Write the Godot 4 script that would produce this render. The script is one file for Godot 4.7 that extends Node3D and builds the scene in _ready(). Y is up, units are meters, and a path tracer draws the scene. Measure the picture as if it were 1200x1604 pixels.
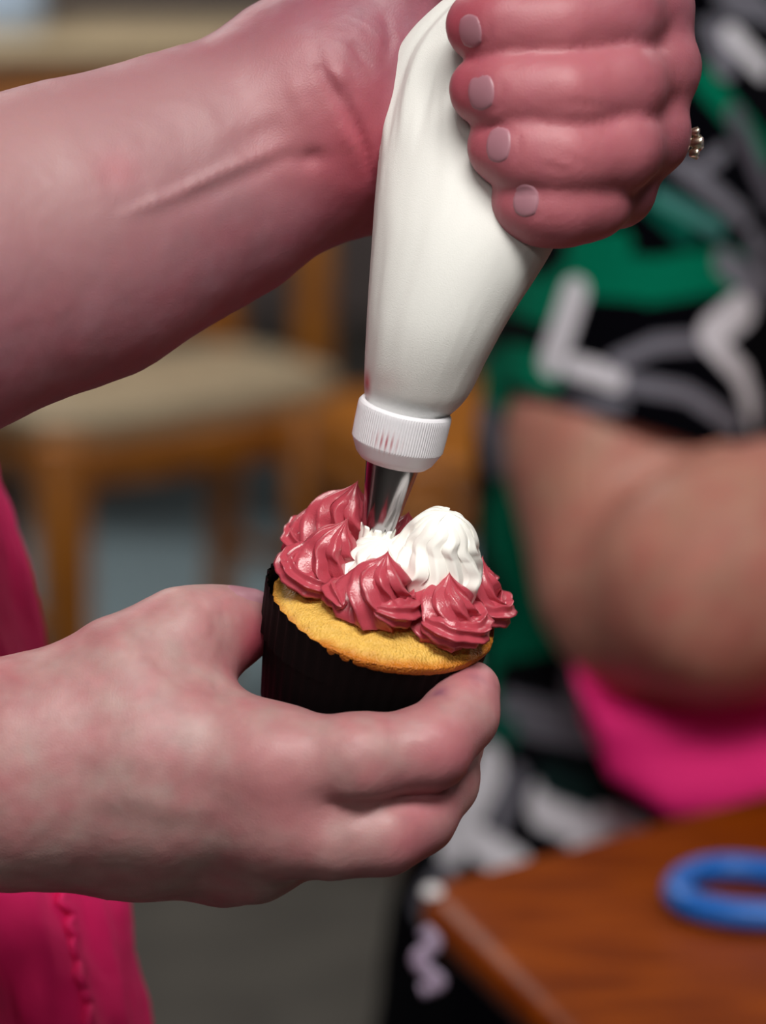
extends Node3D

# Everything near the camera is laid out in the "bench" frame: camera axes, origin at the point in focus.
const PX := 0.00017244      # metres per photo pixel at the focus distance
const FOCUS := 0.9
const PITCH := -15.0
var tilt := Basis(Vector3.RIGHT, deg_to_rad(PITCH))
var centre := Vector3.ZERO
var used := {}
var rng := RandomNumberGenerator.new()
var noise := FastNoiseLite.new()
var M := {}

# ------------------------------------------------------------------ helpers: places
func spot(x: float, y: float, z := 0.0) -> Vector3:          # bench frame, z in mm towards the camera
	var s := PX * (1.0 - z * 0.001 / FOCUS)
	return Vector3((x - 600.0) * s, (802.0 - y) * s, z * 0.001)

func pix(p: Vector3) -> Vector2:
	var s := PX * (1.0 - p.z / FOCUS)
	return Vector2(600.0 + p.x / s, 802.0 - p.y / s)

func out_world(p: Vector3) -> Vector3:
	return centre + tilt * p

func on_level(x: float, y: float, height: float) -> Vector3:  # where the sight line of a photo point meets a level
	var dir := tilt * Vector3((x - 600.0) * PX, (802.0 - y) * PX, -FOCUS)
	var eye := out_world(Vector3(0, 0, FOCUS))
	return eye + dir * ((height - eye.y) / dir.y)

# ------------------------------------------------------------------ helpers: objects
func numbered(called: String) -> String:
	var k: int = used.get(called, -1) + 1
	used[called] = k
	return called if k == 0 else "%s_%03d" % [called, k]

func tag(o: Node3D, label := "", category := "", group := "", kind := "") -> Node3D:
	if label: o.set_meta("label", label)
	if category: o.set_meta("category", category)
	if group: o.set_meta("group", group)
	if kind: o.set_meta("kind", kind)
	return o

func thing(called: String, label: String, category: String, at: Transform3D, group := "") -> Node3D:
	var o := Node3D.new()
	o.name = numbered(called)
	add_child(o, true)
	o.transform = at
	tag(o, label, category, group)
	return o

func part(called: String, mesh: Mesh, mat: Material, parent: Node3D, at := Transform3D()) -> MeshInstance3D:
	var o := MeshInstance3D.new()
	o.name = called if parent != self else numbered(called)
	o.mesh = mesh
	o.material_override = mat
	o.transform = at
	parent.add_child(o, true)
	return o

func structure(called: String, mesh: Mesh, mat: Material, at: Transform3D) -> MeshInstance3D:
	var o := part(called, mesh, mat, self, at)
	o.set_meta("kind", "structure")
	return o

# ------------------------------------------------------------------ helpers: meshes
# Turns faces outward (closed shapes: by signed volume), makes smooth normals, commits one ArrayMesh.
func commit(v: PackedVector3Array, f: PackedInt32Array, uv := PackedVector2Array(), col := PackedColorArray(), weld := []) -> ArrayMesh:
	var mid := Vector3.ZERO
	for p in v: mid += p
	mid /= maxf(1.0, v.size())
	var vol := 0.0
	for i in range(0, f.size(), 3):
		vol += (v[f[i]] - mid).dot((v[f[i + 1]] - mid).cross(v[f[i + 2]] - mid))
	if vol > 0.0:                                              # counter-clockwise outside: Godot wants clockwise
		for i in range(0, f.size(), 3):
			var t := f[i + 1]
			f[i + 1] = f[i + 2]
			f[i + 2] = t
	var n := PackedVector3Array()
	n.resize(v.size())
	for i in range(0, f.size(), 3):
		var a := f[i]; var b := f[i + 1]; var c := f[i + 2]
		var fn := (v[c] - v[a]).cross(v[b] - v[a])
		n[a] += fn; n[b] += fn; n[c] += fn
	for w in weld:
		var s: Vector3 = n[w[0]] + n[w[1]]
		n[w[0]] = s; n[w[1]] = s
	for i in n.size(): n[i] = n[i].normalized()
	var a := []
	a.resize(Mesh.ARRAY_MAX)
	a[Mesh.ARRAY_VERTEX] = v
	a[Mesh.ARRAY_NORMAL] = n
	if uv.size() == v.size(): a[Mesh.ARRAY_TEX_UV] = uv
	if col.size() == v.size(): a[Mesh.ARRAY_COLOR] = col
	a[Mesh.ARRAY_INDEX] = f
	var m := ArrayMesh.new()
	m.add_surface_from_arrays(Mesh.PRIMITIVE_TRIANGLES, a)
	return m

# A surface of rings: fn(u 0..1, v 0..1) -> point. Closed round u; ends capped. tint(u, v, point) -> Color.
func rings(nu: int, nv: int, fn: Callable, caps := true, tint = null) -> ArrayMesh:
	var v := PackedVector3Array()
	var uv := PackedVector2Array()
	var col := PackedColorArray()
	var f := PackedInt32Array()
	var weld := []
	var w := nu + 1
	for j in nv + 1:
		for i in w:
			var a := float(i % nu) / nu
			var b := float(j) / nv
			var p: Vector3 = fn.call(a, b)
			v.append(p)
			uv.append(Vector2(float(i) / nu, b))
			if tint != null: col.append(tint.call(a, b, p))
		weld.append([j * w, j * w + nu])
	for j in nv:
		for i in nu:
			var k := j * w + i
			f.append_array([k, k + 1, k + w, k + 1, k + w + 1, k + w])
	if caps:
		for e in [0, nv]:
			var mid := Vector3.ZERO
			for i in nu: mid += v[e * w + i]
			var at := v.size()
			for i in w:
				v.append(v[e * w + i]); uv.append(uv[e * w + i])
				if tint != null: col.append(col[e * w + i])
			v.append(mid / nu); uv.append(Vector2(0.5, float(e) / nv))
			if tint != null: col.append(col[e * w])
			for i in nu:
				if e == 0: f.append_array([at + i + 1, at + i, at + w])
				else: f.append_array([at + i, at + i + 1, at + w])
	return commit(v, f, uv, col, weld)

# A round bar along a path; radius per point.
func tube(path: Array, radius: Array, n := 12, squash := 1.0) -> ArrayMesh:
	var m := path.size() - 1
	var side := []
	var up := Vector3(0.13, 0.31, 0.94).normalized()
	for j in m + 1:
		var t: Vector3 = (path[mini(j + 1, m)] - path[maxi(j - 1, 0)]).normalized()
		var s := up.cross(t).normalized()
		up = t.cross(s).normalized()
		side.append([s, up])
	return rings(n, m, func(a: float, b: float) -> Vector3:
		var j := int(round(b * m))
		var q: Vector3 = path[j]
		return q + (side[j][0] * cos(TAU * a) + side[j][1] * sin(TAU * a) * squash) * float(radius[j]))

func curve(pts: Array, per := 8) -> Array:                    # Catmull-Rom through Vector3 points
	var out := []
	for i in pts.size() - 1:
		var a: Vector3 = pts[maxi(i - 1, 0)]; var b: Vector3 = pts[i]; var c: Vector3 = pts[i + 1]; var d: Vector3 = pts[mini(i + 2, pts.size() - 1)]
		for k in per:
			out.append(b.cubic_interpolate(c, a, d, float(k) / per))
	out.append(pts[-1])
	return out

func spread(vals: Array, n: int) -> Array:                    # radii stretched over n points
	var out := []
	for i in n:
		var t := float(i) / (n - 1) * (vals.size() - 1)
		var k := mini(int(t), vals.size() - 2)
		out.append(lerpf(vals[k], vals[k + 1], t - k))
	return out

# A box with rounded edges, made of a superellipse section swept along its longest side.
func box(size: Vector3, bevel := 0.004) -> ArrayMesh:
	var st := SurfaceTool.new()
	st.begin(Mesh.PRIMITIVE_TRIANGLES)
	var h := size * 0.5
	var b := minf(bevel, minf(h.x, minf(h.y, h.z)) * 0.8)
	var p := func(sx: float, sy: float, sz: float, k: int) -> Vector3:   # corner moved in along all axes but k
		var q := Vector3(sx * (h.x - b), sy * (h.y - b), sz * (h.z - b))
		q[k] = [sx * h.x, sy * h.y, sz * h.z][k]
		return q
	var v := PackedVector3Array()
	var f := PackedInt32Array()
	var quad := func(a: Vector3, b2: Vector3, c: Vector3, d: Vector3) -> void:
		var nrm := (c - a).cross(b2 - a)
		var o := v.size()
		if nrm.dot(a + c) > 0.0: v.append_array([a, b2, c, d])
		else: v.append_array([a, d, c, b2])
		f.append_array([o, o + 1, o + 2, o, o + 2, o + 3])
	var signs := [-1.0, 1.0]
	for k in 3:
		var i := (k + 1) % 3
		var j := (k + 2) % 3
		for s in signs:
			var c := []
			for e in [[-1, -1], [1, -1], [1, 1], [-1, 1]]:
				var q := [0.0, 0.0, 0.0]
				q[k] = s; q[i] = float(e[0]); q[j] = float(e[1])
				c.append(p.call(q[0], q[1], q[2], k))
			quad.call(c[0], c[1], c[2], c[3])
		for s in signs:
			for t in signs:                                     # edge between faces i and j, running along k
				var q1 := [0.0, 0.0, 0.0]
				q1[i] = s; q1[j] = t; q1[k] = -1.0
				var q2 := q1.duplicate()
				q2[k] = 1.0
				quad.call(p.call(q1[0], q1[1], q1[2], i), p.call(q2[0], q2[1], q2[2], i), p.call(q2[0], q2[1], q2[2], j), p.call(q1[0], q1[1], q1[2], j))
	for sx in signs:
		for sy in signs:
			for sz in signs:
				var a: Vector3 = p.call(sx, sy, sz, 0)
				var b3: Vector3 = p.call(sx, sy, sz, 1)
				var c: Vector3 = p.call(sx, sy, sz, 2)
				var o := v.size()
				if (c - a).cross(b3 - a).dot(a) > 0.0: v.append_array([a, b3, c])
				else: v.append_array([a, c, b3])
				f.append_array([o, o + 1, o + 2])
	for i in f: st.add_vertex(v[i])
	st.set_smooth_group(-1)
	st.generate_normals()
	return st.commit()

func bar(a: Vector3, b: Vector3, wide: float, thick: float, hint := Vector3.UP, bevel := 0.004) -> Array:   # [mesh, transform]
	var y := (b - a).normalized()
	var x := y.cross(hint).normalized()
	if x.length() < 0.1: x = y.cross(Vector3.RIGHT).normalized()
	return [box(Vector3(wide, a.distance_to(b), thick), bevel), Transform3D(Basis(x, y, x.cross(y)), (a + b) * 0.5)]

# ------------------------------------------------------------------ bodies: a distance field meshed with surface nets
class Field:
	var lo: Vector3
	var c: float
	var nx: int
	var ny: int
	var nz: int
	var d := PackedFloat32Array()

	func _init(p: Vector3, q: Vector3, cell: float) -> void:
		var a := p.min(q)
		var b := p.max(q)
		lo = a
		c = cell
		nx = int(ceil((b.x - a.x) / c)) + 1
		ny = int(ceil((b.y - a.y) / c)) + 1
		nz = int(ceil((b.z - a.z) / c)) + 1
		d.resize(nx * ny * nz)
		d.fill(1.0)

	static func smin(a: float, b: float, k: float) -> float:
		var h := maxf(k - absf(a - b), 0.0) / k
		return minf(a, b) - h * h * k * 0.25

	# Tapered capsules through pts; they join the rest with softness ka at the root and kb from half-way on. axis/flat squash the section.
	func chain(pts: Array, rad: Array, kin: float, ka: float, kb: float, axis := Vector3.ZERO, flat := 1.0, carve := false) -> void:
		var nb := pts.size() - 1
		var A: Array[Vector3] = []
		var B: Array[Vector3] = []
		var inv := PackedFloat32Array()
		var a := Vector3.INF
		var b := -Vector3.INF
		for i in nb + 1:
			var r := Vector3.ONE * (float(rad[i]) + ka + 2.5 * c)
			var q: Vector3 = pts[i]
			a = a.min(q - r)
			b = b.max(q + r)
		for i in nb:
			A.append(pts[i])
			B.append(pts[i + 1] - pts[i])
			inv.append(1.0 / maxf(1e-12, B[i].length_squared()))
		var x0 := clampi(int((a.x - lo.x) / c), 0, nx - 1); var x1 := clampi(int((b.x - lo.x) / c) + 1, 0, nx - 1)
		var y0 := clampi(int((a.y - lo.y) / c), 0, ny - 1); var y1 := clampi(int((b.y - lo.y) / c) + 1, 0, ny - 1)
		var z0 := clampi(int((a.z - lo.z) / c), 0, nz - 1); var z1 := clampi(int((b.z - lo.z) / c) + 1, 0, nz - 1)
		var squash := axis != Vector3.ZERO
		var far := ka + 2.0 * c
		var bs := 6                                              # whole blocks far outside or deep inside are settled at once
		var reach := 0.87 * bs * c * (flat if squash else 1.0) + c
		for bz in range(z0, z1 + 1, bs):
			for by in range(y0, y1 + 1, bs):
				for bx in range(x0, x1 + 1, bs):
					var m := lo + (Vector3(bx, by, bz) + Vector3.ONE * (bs - 1) * 0.5) * c
					var mid := 1.0
					for k in nb:
						var v := m - A[k]
						var t := clampf(v.dot(B[k]) * inv[k], 0.0, 1.0)
						v -= B[k] * t
						if squash: v += axis * (v.dot(axis) * (flat - 1.0))
						mid = minf(mid, v.length() - lerpf(rad[k], rad[k + 1], t))
					if mid > far + kin * 0.3 + reach: continue
					var deep := mid < -reach - 3.0 * c - ka and not carve
					for z in range(bz, mini(bz + bs, z1 + 1)):
						for y in range(by, mini(by + bs, y1 + 1)):
							var i := (z * ny + y) * nx + bx
							var p := lo + Vector3(bx, y, z) * c
							for x in range(bx, mini(bx + bs, x1 + 1)):
								if deep:
									d[i] = minf(d[i], mid)
								else:
									var best := 1.0
									var near := 1.0
									var at := 0.0
									for k in nb:
										var v := p - A[k]
										var t := clampf(v.dot(B[k]) * inv[k], 0.0, 1.0)
										v -= B[k] * t
										if squash: v += axis * (v.dot(axis) * (flat - 1.0))
										var q := v.length() - lerpf(rad[k], rad[k + 1], t)
										if q < near:
											near = q
											at = (k + t) / nb
										if k == 0: best = q
										elif absf(q - best) < kin: best = smin(best, q, kin)
										else: best = minf(best, q)
									if best < far:
										if carve:
											d[i] = -smin(-d[i], best, ka)
										else:
											d[i] = smin(d[i], best, lerpf(ka, kb, smoothstep(0.0, 0.5, at)))
								i += 1
								p.x += c

	func value(p: Vector3) -> float:
		var q := (p - lo) / c
		var x := clampi(int(q.x), 0, nx - 2); var y := clampi(int(q.y), 0, ny - 2); var z := clampi(int(q.z), 0, nz - 2)
		var i := (z * ny + y) * nx + x
		var fx := clampf(q.x - x, 0, 1); var fy := clampf(q.y - y, 0, 1); var fz := clampf(q.z - z, 0, 1)
		var s := nx * ny
		var a := lerpf(lerpf(d[i], d[i + 1], fx), lerpf(d[i + nx], d[i + nx + 1], fx), fy)
		var b := lerpf(lerpf(d[i + s], d[i + s + 1], fx), lerpf(d[i + s + nx], d[i + s + nx + 1], fx), fy)
		return lerpf(a, b, fz)

	func grad(p: Vector3) -> Vector3:
		var e := c * 0.8
		return Vector3(value(p + Vector3(e, 0, 0)) - value(p - Vector3(e, 0, 0)), value(p + Vector3(0, e, 0)) - value(p - Vector3(0, e, 0)), value(p + Vector3(0, 0, e)) - value(p - Vector3(0, 0, e))).normalized()

	# Where a ray from p along dir first meets the surface.
	func hit(p: Vector3, dir: Vector3, most := 0.03) -> Vector3:
		var t := 0.0
		while t < most:
			var h := value(p + dir * t)
			if h < 0.0: return p + dir * (t + h)
			t += clampf(h * 0.7, 0.0001, 0.004)
		return p + dir * most

	func nets(v: PackedVector3Array, f: PackedInt32Array) -> void:
		var idx := PackedInt32Array()
		idx.resize(d.size())
		idx.fill(-1)
		var s := nx * ny
		var off := [0, 1, nx, nx + 1, s, s + 1, s + nx, s + nx + 1]
		var edges := [[0, 1], [2, 3], [4, 5], [6, 7], [0, 2], [1, 3], [4, 6], [5, 7], [0, 4], [1, 5], [2, 6], [3, 7]]
		var corner: Array[Vector3] = []
		for k in 8: corner.append(Vector3(k & 1, (k >> 1) & 1, k >> 2))
		var base := v.size()
		var from := f.size()
		for z in nz - 1:
			for y in ny - 1:
				var i := (z * ny + y) * nx - 1
				for x in nx - 1:
					i += 1
					var d0 := d[i]
					if absf(d0) > 5.0 * c: continue
					var inside := 0
					for k in 8:
						if d[i + off[k]] < 0.0: inside += 1
					if inside == 0 or inside == 8: continue
					var sum := Vector3.ZERO
					var n := 0
					for e in edges:
						var a := d[i + off[e[0]]]
						var b := d[i + off[e[1]]]
						if (a < 0.0) != (b < 0.0):
							sum += corner[e[0]].lerp(corner[e[1]], a / (a - b))
							n += 1
					idx[i] = v.size()
					v.append(lo + (Vector3(x, y, z) + sum / n) * c)
		for z in range(1, nz - 1):
			for y in range(1, ny - 1):
				var i := (z * ny + y) * nx
				for x in range(1, nx - 1):
					i += 1
					if idx[i] < 0: continue
					var neg := d[i] < 0.0
					for ax in 3:
						var step: int = [1, nx, s][ax]
						if neg == (d[i + step] < 0.0): continue
						var p: int = [nx, s, 1][ax]
						var q: int = [s, 1, nx][ax]
						var a := idx[i]; var b := idx[i - p]; var e := idx[i - p - q]; var g := idx[i - q]
						if a < 0 or b < 0 or e < 0 or g < 0: continue
						if neg: f.append_array([a, b, e, a, e, g])
						else: f.append_array([a, e, b, a, g, e])
		for k in range(base, v.size()):
			v[k] -= grad(v[k]) * value(v[k])
		for turn in 2:                                            # even out the lattice: shrink a little, then grow back
			var sum := PackedVector3Array()
			var cnt := PackedInt32Array()
			sum.resize(v.size() - base)
			cnt.resize(v.size() - base)
			for k in range(from, f.size(), 6):                       # quads a b e, a e g (either way round)
				for e in [[0, 1], [1, 2], [3, 4], [4, 5]]:
					var a := f[k + e[0]] - base
					var b := f[k + e[1]] - base
					sum[a] += v[b + base]; cnt[a] += 1
					sum[b] += v[a + base]; cnt[b] += 1
			for k in sum.size():
				if cnt[k] > 0: v[base + k] = v[base + k].lerp(sum[k] / cnt[k], 0.55 if turn == 0 else -0.45)

# Marks in the skin seen from the bench: [points in photo pixels, width px, height mm]
func relief(p: Vector3, n: Vector3, marks: Array) -> float:
	if n.z < 0.1: return 0.0
	var q := pix(p)
	var h := 0.0
	for m in marks:
		var w: float = m[1]
		if not m[3].has_point(q): continue
		var best := 1e9
		var at := 0.0
		var pts: Array = m[0]
		var parts := pts.size() - 1
		for i in parts:
			var e: Vector2 = pts[i + 1] - pts[i]
			var t := clampf((q - pts[i]).dot(e) / e.length_squared(), 0, 1)
			var dist := q.distance_squared_to(pts[i] + e * t)
			if dist < best:
				best = dist
				at = (i + t) / parts
		h += float(m[2]) * exp(-best / (w * w)) * pow(sin(PI * clampf(at, 0.04, 0.96)), 0.6)
	return h * 0.001

func marked(list: Array) -> Array:
	for m in list:
		var r := Rect2(m[0][0], Vector2.ZERO)
		for q in m[0]: r = r.expand(q)
		m.append(r.grow(m[1] * 3.0))
	return list

# Skin over a field: relief marks, fine unevenness, colour with warmer patches and pale ones for painted light: [place, reach m, colour]
func skin(fd: Field, base: Vector3, tone: Color, marks: Array, patches: Array, v := PackedVector3Array(), f := PackedInt32Array(), col := PackedColorArray()) -> Array:
	var from := v.size()
	fd.nets(v, f)
	for k in range(from, v.size()):
		var p := v[k]
		var n := fd.grad(p)
		p += n * (relief(p, n, marks) + 0.00022 * noise.get_noise_3dv(p * 900.0))
		var c := tone * (1.0 + 0.14 * noise.get_noise_3dv(p * 260.0) + 0.12 * noise.get_noise_3dv(p * 900.0 + Vector3.ONE * 7.0) + 0.08 * noise.get_noise_3dv(p * 2600.0))
		var blot := noise.get_noise_3dv(p * 650.0 + Vector3(3, 9, 1))
		c.g *= 1.0 - 0.40 * blot
		c.b *= 1.0 - 0.30 * blot
		for t in patches:
			var r: float = t[1]
			var q := p.distance_squared_to(t[0]) / (r * r)
			if q < 4.5: c = c.lerp(t[2], exp(-q))
		c.a = 1.0
		col.append(c)
		v[k] = p - base
	return [v, f, col]

# A finger nail laid on the skin: centre seen from outside, direction to the tip, outward direction.
func nail(fd: Field, c: Vector3, tip: Vector3, out: Vector3, half_long: float, half_wide: float, base: Vector3, proud := 0.00015) -> ArrayMesh:
	tip = (tip - out * tip.dot(out)).normalized()
	var side := tip.cross(out).normalized()
	var n := 16
	var top := PackedVector3Array()
	for j in n + 1:
		for i in n + 1:
			var a := float(i) / n * 2.0 - 1.0
			var b := float(j) / n * 2.0 - 1.0
			var r := maxf(absf(a), absf(b))
			var len := Vector2(a, b).length()
			var q := Vector2(a, b) * (r / len if len > 0.0 else 0.0)
			q = q.lerp(Vector2(a, b), 0.18)
			var start := c + side * (q.x * half_wide) + tip * (q.y * half_long) + out * 0.012
			var s := fd.hit(start, -out)
			top.append(s + out * (proud - 0.0009 * pow(r, 16.0)))
	var v := PackedVector3Array(top)
	for p in top: v.append(p - out * 0.0012)
	var f := PackedInt32Array()
	var w := n + 1
	var m := w * w
	for j in n:
		for i in n:
			var k := j * w + i
			f.append_array([k, k + 1, k + w, k + 1, k + w + 1, k + w])
			f.append_array([m + k, m + k + w, m + k + 1, m + k + 1, m + k + w, m + k + w + 1])
	for i in n:
		for e in [[i, i + 1], [n * w + i + 1, n * w + i], [(i + 1) * w, i * w], [i * w + n, (i + 1) * w + n]]:
			f.append_array([e[0], e[0] + m, e[1], e[1], e[0] + m, e[1] + m])
	for i in v.size(): v[i] -= base
	return commit(v, f)

# ------------------------------------------------------------------ materials
func noise_tex(freq: float, size := 256, octaves := 4, kind := FastNoiseLite.TYPE_SIMPLEX_SMOOTH) -> NoiseTexture2D:
	var n := FastNoiseLite.new()
	n.noise_type = kind
	n.frequency = freq
	n.fractal_octaves = octaves
	n.seed = 5
	var t := NoiseTexture2D.new()
	t.width = size; t.height = size
	t.seamless = true
	t.noise = n
	return t

func mat(c: Color, rough: float, metal := 0.0) -> StandardMaterial3D:
	var m := StandardMaterial3D.new()
	m.albedo_color = c
	m.roughness = rough
	m.metallic = metal
	return m

func bumpy(m: StandardMaterial3D, t: Texture2D, cm: float, scale: float) -> StandardMaterial3D:
	m.heightmap_enabled = true
	m.heightmap_texture = t
	m.heightmap_scale = cm
	m.uv1_triplanar = true
	m.uv1_scale = Vector3.ONE * scale
	return m

func coloured(m: StandardMaterial3D) -> StandardMaterial3D:
	m.albedo_color = Color.WHITE
	m.vertex_color_use_as_albedo = true
	return m

func rgb(r: float, g: float, b: float) -> Color:
	return Color(r / 255.0, g / 255.0, b / 255.0)

func wood(dark: Color, light: Color, rough: float, stretch: Vector3) -> StandardMaterial3D:
	var t := noise_tex(0.02, 256, 5)
	var g := Gradient.new()
	g.set_color(0, dark); g.set_color(1, light)
	t.color_ramp = g
	var m := mat(Color.WHITE, rough)
	m.albedo_texture = t
	m.uv1_triplanar = true
	m.uv1_scale = stretch
	m.clearcoat_enabled = true
	m.clearcoat = 0.2
	m.clearcoat_roughness = 0.35
	return m

func make_materials() -> void:
	var fine := noise_tex(0.09, 256, 4)
	M.skin = bumpy(coloured(mat(Color.WHITE, 0.5)), fine, 0.006, 55.0)
	M.skin.subsurf_scatter_enabled = true
	M.skin.subsurf_scatter_strength = 0.12
	M.nail = mat(rgb(164, 116, 128), 0.4)
	M.pink_cream = bumpy(mat(rgb(180, 70, 84), 0.28), fine, 0.006, 70.0)
	M.pink_cream.subsurf_scatter_enabled = true
	M.pink_cream.subsurf_scatter_strength = 0.1
	M.white_cream = mat(rgb(246, 245, 239), 0.38)
	M.cake = bumpy(coloured(mat(Color.WHITE, 0.55)), noise_tex(0.07, 256, 5), 0.07, 55.0)
	M.liner = mat(rgb(5, 2, 3), 0.6)
	M.liner.metallic_specular = 0.25
	var weave := noise_tex(0.12, 256, 3)
	M.bag = bumpy(coloured(mat(Color.WHITE, 0.62)), weave, 0.008, 75.0)
	M.plastic = coloured(mat(Color.WHITE, 0.35))
	M.steel = mat(rgb(166, 164, 168), 0.18, 1.0)
	M.bright = mat(rgb(252, 252, 255), 0.12)  # white of the painted glint at the table corner
	M.bright.clearcoat_enabled = true
	M.gold = mat(rgb(228, 220, 196), 0.2, 1.0)
	M.gem = mat(Color(0.95, 0.97, 1.0, 0.05), 0.02)
	M.gem.refraction_enabled = true
	M.gem.refraction_scale = 0.06
	M.shirt = bumpy(mat(rgb(222, 10, 100), 0.75), fine, 0.02, 30.0)
	M.shirt.rim_enabled = true; M.shirt.rim = 0.35; M.shirt.rim_tint = 0.7
	M.wood = wood(rgb(128, 72, 8), rgb(176, 108, 22), 0.45, Vector3(6, 2, 6))
	M.pale = wood(rgb(144, 130, 108), rgb(168, 152, 126), 0.5, Vector3(3, 3, 3))
	M.pale_top = wood(rgb(188, 168, 136), rgb(214, 194, 160), 0.5, Vector3(3, 3, 3))
	M.table = wood(rgb(100, 36, 0), rgb(160, 76, 4), 0.4, Vector3(2, 2, 9))
	M.table.metallic_specular = 0.3
	M.table.clearcoat_enabled = false
	M.blue = mat(rgb(20, 104, 196), 0.42)
	M.pink_cloth = mat(rgb(232, 24, 122), 0.8)
	M.black = mat(rgb(12, 12, 16), 0.5)
	M.lilac = mat(rgb(190, 175, 205), 0.4)
	M.pale_blue = mat(rgb(180, 205, 235), 0.6)

# ------------------------------------------------------------------ the scene
func _ready() -> void:
	rng.seed = 11
	noise.seed = 3
	noise.noise_type = FastNoiseLite.TYPE_SIMPLEX_SMOOTH
	noise.frequency = 0.1
	# camera
	var eye := Vector3(0, 1.3, FOCUS * cos(deg_to_rad(PITCH)))
	centre = eye + tilt * Vector3(0, 0, -FOCUS)
	var cam := Camera3D.new()
	cam.name = "camera"
	var lens := CameraAttributesPhysical.new()
	lens.frustum_focal_length = 12.0 / (802.0 * PX / FOCUS)
	lens.frustum_focus_distance = FOCUS - 0.008
	lens.exposure_aperture = lens.frustum_focal_length / 16.0
	lens.frustum_near = 0.05
	lens.frustum_far = 60.0
	cam.attributes = lens
	cam.transform = Transform3D(tilt, eye)
	add_child(cam)
	cam.current = true
	# environment: an indoor scene, lit by ceiling panels, the last an added fill
	var env := Environment.new()
	env.background_mode = Environment.BG_COLOR
	env.background_color = Color.BLACK
	env.tonemap_mode = Environment.TONE_MAPPER_LINEAR
	env.tonemap_exposure = 1.08
	env.sdfgi_enabled = true
	env.ssao_enabled = true
	env.ssil_enabled = true
	var we := WorldEnvironment.new()
	we.name = "environment"
	we.environment = env
	add_child(we)
	make_materials()
	var n := 0
	for l in [[Vector3(0.2, 2.66, 0.98), Vector2(1.2, 0.6), 4.3, "over the cupcake"], [Vector3(-1.3, 2.66, -2.9), Vector2(1.2, 0.6), 3.9, "over the chairs"], [Vector3(1.7, 2.66, -2.2), Vector2(1.2, 0.6), 2.6, "over the woman in the print dress"], [Vector3(-0.6, 2.66, 2.6), Vector2(1.2, 0.6), 1.9, "added as fill behind the camera"]]:  # last panel is unseen, added for frontal fill light
		ceiling_light(l[0], l[1], l[2], "white ceiling light panel " + str(l[3]))
	room()
	table_and_scissors()
	seated_woman()
	background_furniture()
	cupcake()
	piping_bag()
	baker()

func ceiling_light(at: Vector3, size: Vector2, power: float, label: String) -> void:
	var t := thing("ceiling_light", label, "ceiling light", Transform3D(Basis(), at), "ceiling light panels")
	var glow := mat(Color(1, 0.97, 0.93), 0.5)
	glow.emission_enabled = true
	glow.emission = Color(1, 0.96, 0.9)
	glow.emission_energy_multiplier = 2.5
	part("diffuser", box(Vector3(size.x - 0.05, 0.012, size.y - 0.05)), glow, t)
	for s in [-1.0, 1.0]:
		part("frame", box(Vector3(size.x, 0.03, 0.025)), M.pale, t, Transform3D(Basis(), Vector3(0, 0.006, s * (size.y * 0.5 - 0.0125))))
		part("frame", box(Vector3(0.025, 0.03, size.y - 0.05)), M.pale, t, Transform3D(Basis(), Vector3(s * (size.x * 0.5 - 0.0125), 0.006, 0)))
	var a := AreaLight3D.new()
	a.name = "panel_light"
	a.area_size = size - Vector2(0.06, 0.06)
	a.light_energy = power
	a.light_color = Color(1, 0.985, 0.965)
	a.area_range = 12.0
	a.shadow_enabled = true
	a.position = Vector3(0, -0.02, 0)
	a.rotation_degrees.x = -90
	t.add_child(a)

func room() -> void:
	var floor_m := mat(rgb(98, 96, 94), 0.55)
	var t := noise_tex(0.03, 256, 5)
	var g := Gradient.new()
	g.set_color(0, rgb(58, 57, 55)); g.set_color(1, rgb(84, 82, 77))
	t.color_ramp = g
	floor_m.albedo_color = Color.WHITE
	floor_m.albedo_texture = t
	floor_m.uv1_triplanar = true
	floor_m.uv1_scale = Vector3.ONE * 0.8
	var wall := mat(rgb(118, 108, 108), 0.9)
	var white := mat(rgb(225, 222, 215), 0.9)
	structure("floor", box(Vector3(8.4, 0.2, 9.4)), floor_m, Transform3D(Basis(), Vector3(0, -0.1, -0.9)))
	structure("ceiling", box(Vector3(8.4, 0.2, 9.4)), white, Transform3D(Basis(), Vector3(0, 2.8, -0.9)))
	structure("wall_back", box(Vector3(8.4, 2.7, 0.2)), wall, Transform3D(Basis(), Vector3(0, 1.35, -5.5)))
	structure("wall_front", box(Vector3(8.4, 2.7, 0.2)), wall, Transform3D(Basis(), Vector3(0, 1.35, 3.7)))
	structure("wall_left", box(Vector3(0.2, 2.7, 9.0)), wall, Transform3D(Basis(), Vector3(-4.1, 1.35, -0.9)))
	structure("wall_right", box(Vector3(0.2, 2.7, 9.0)), wall, Transform3D(Basis(), Vector3(4.1, 1.35, -0.9)))

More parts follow.
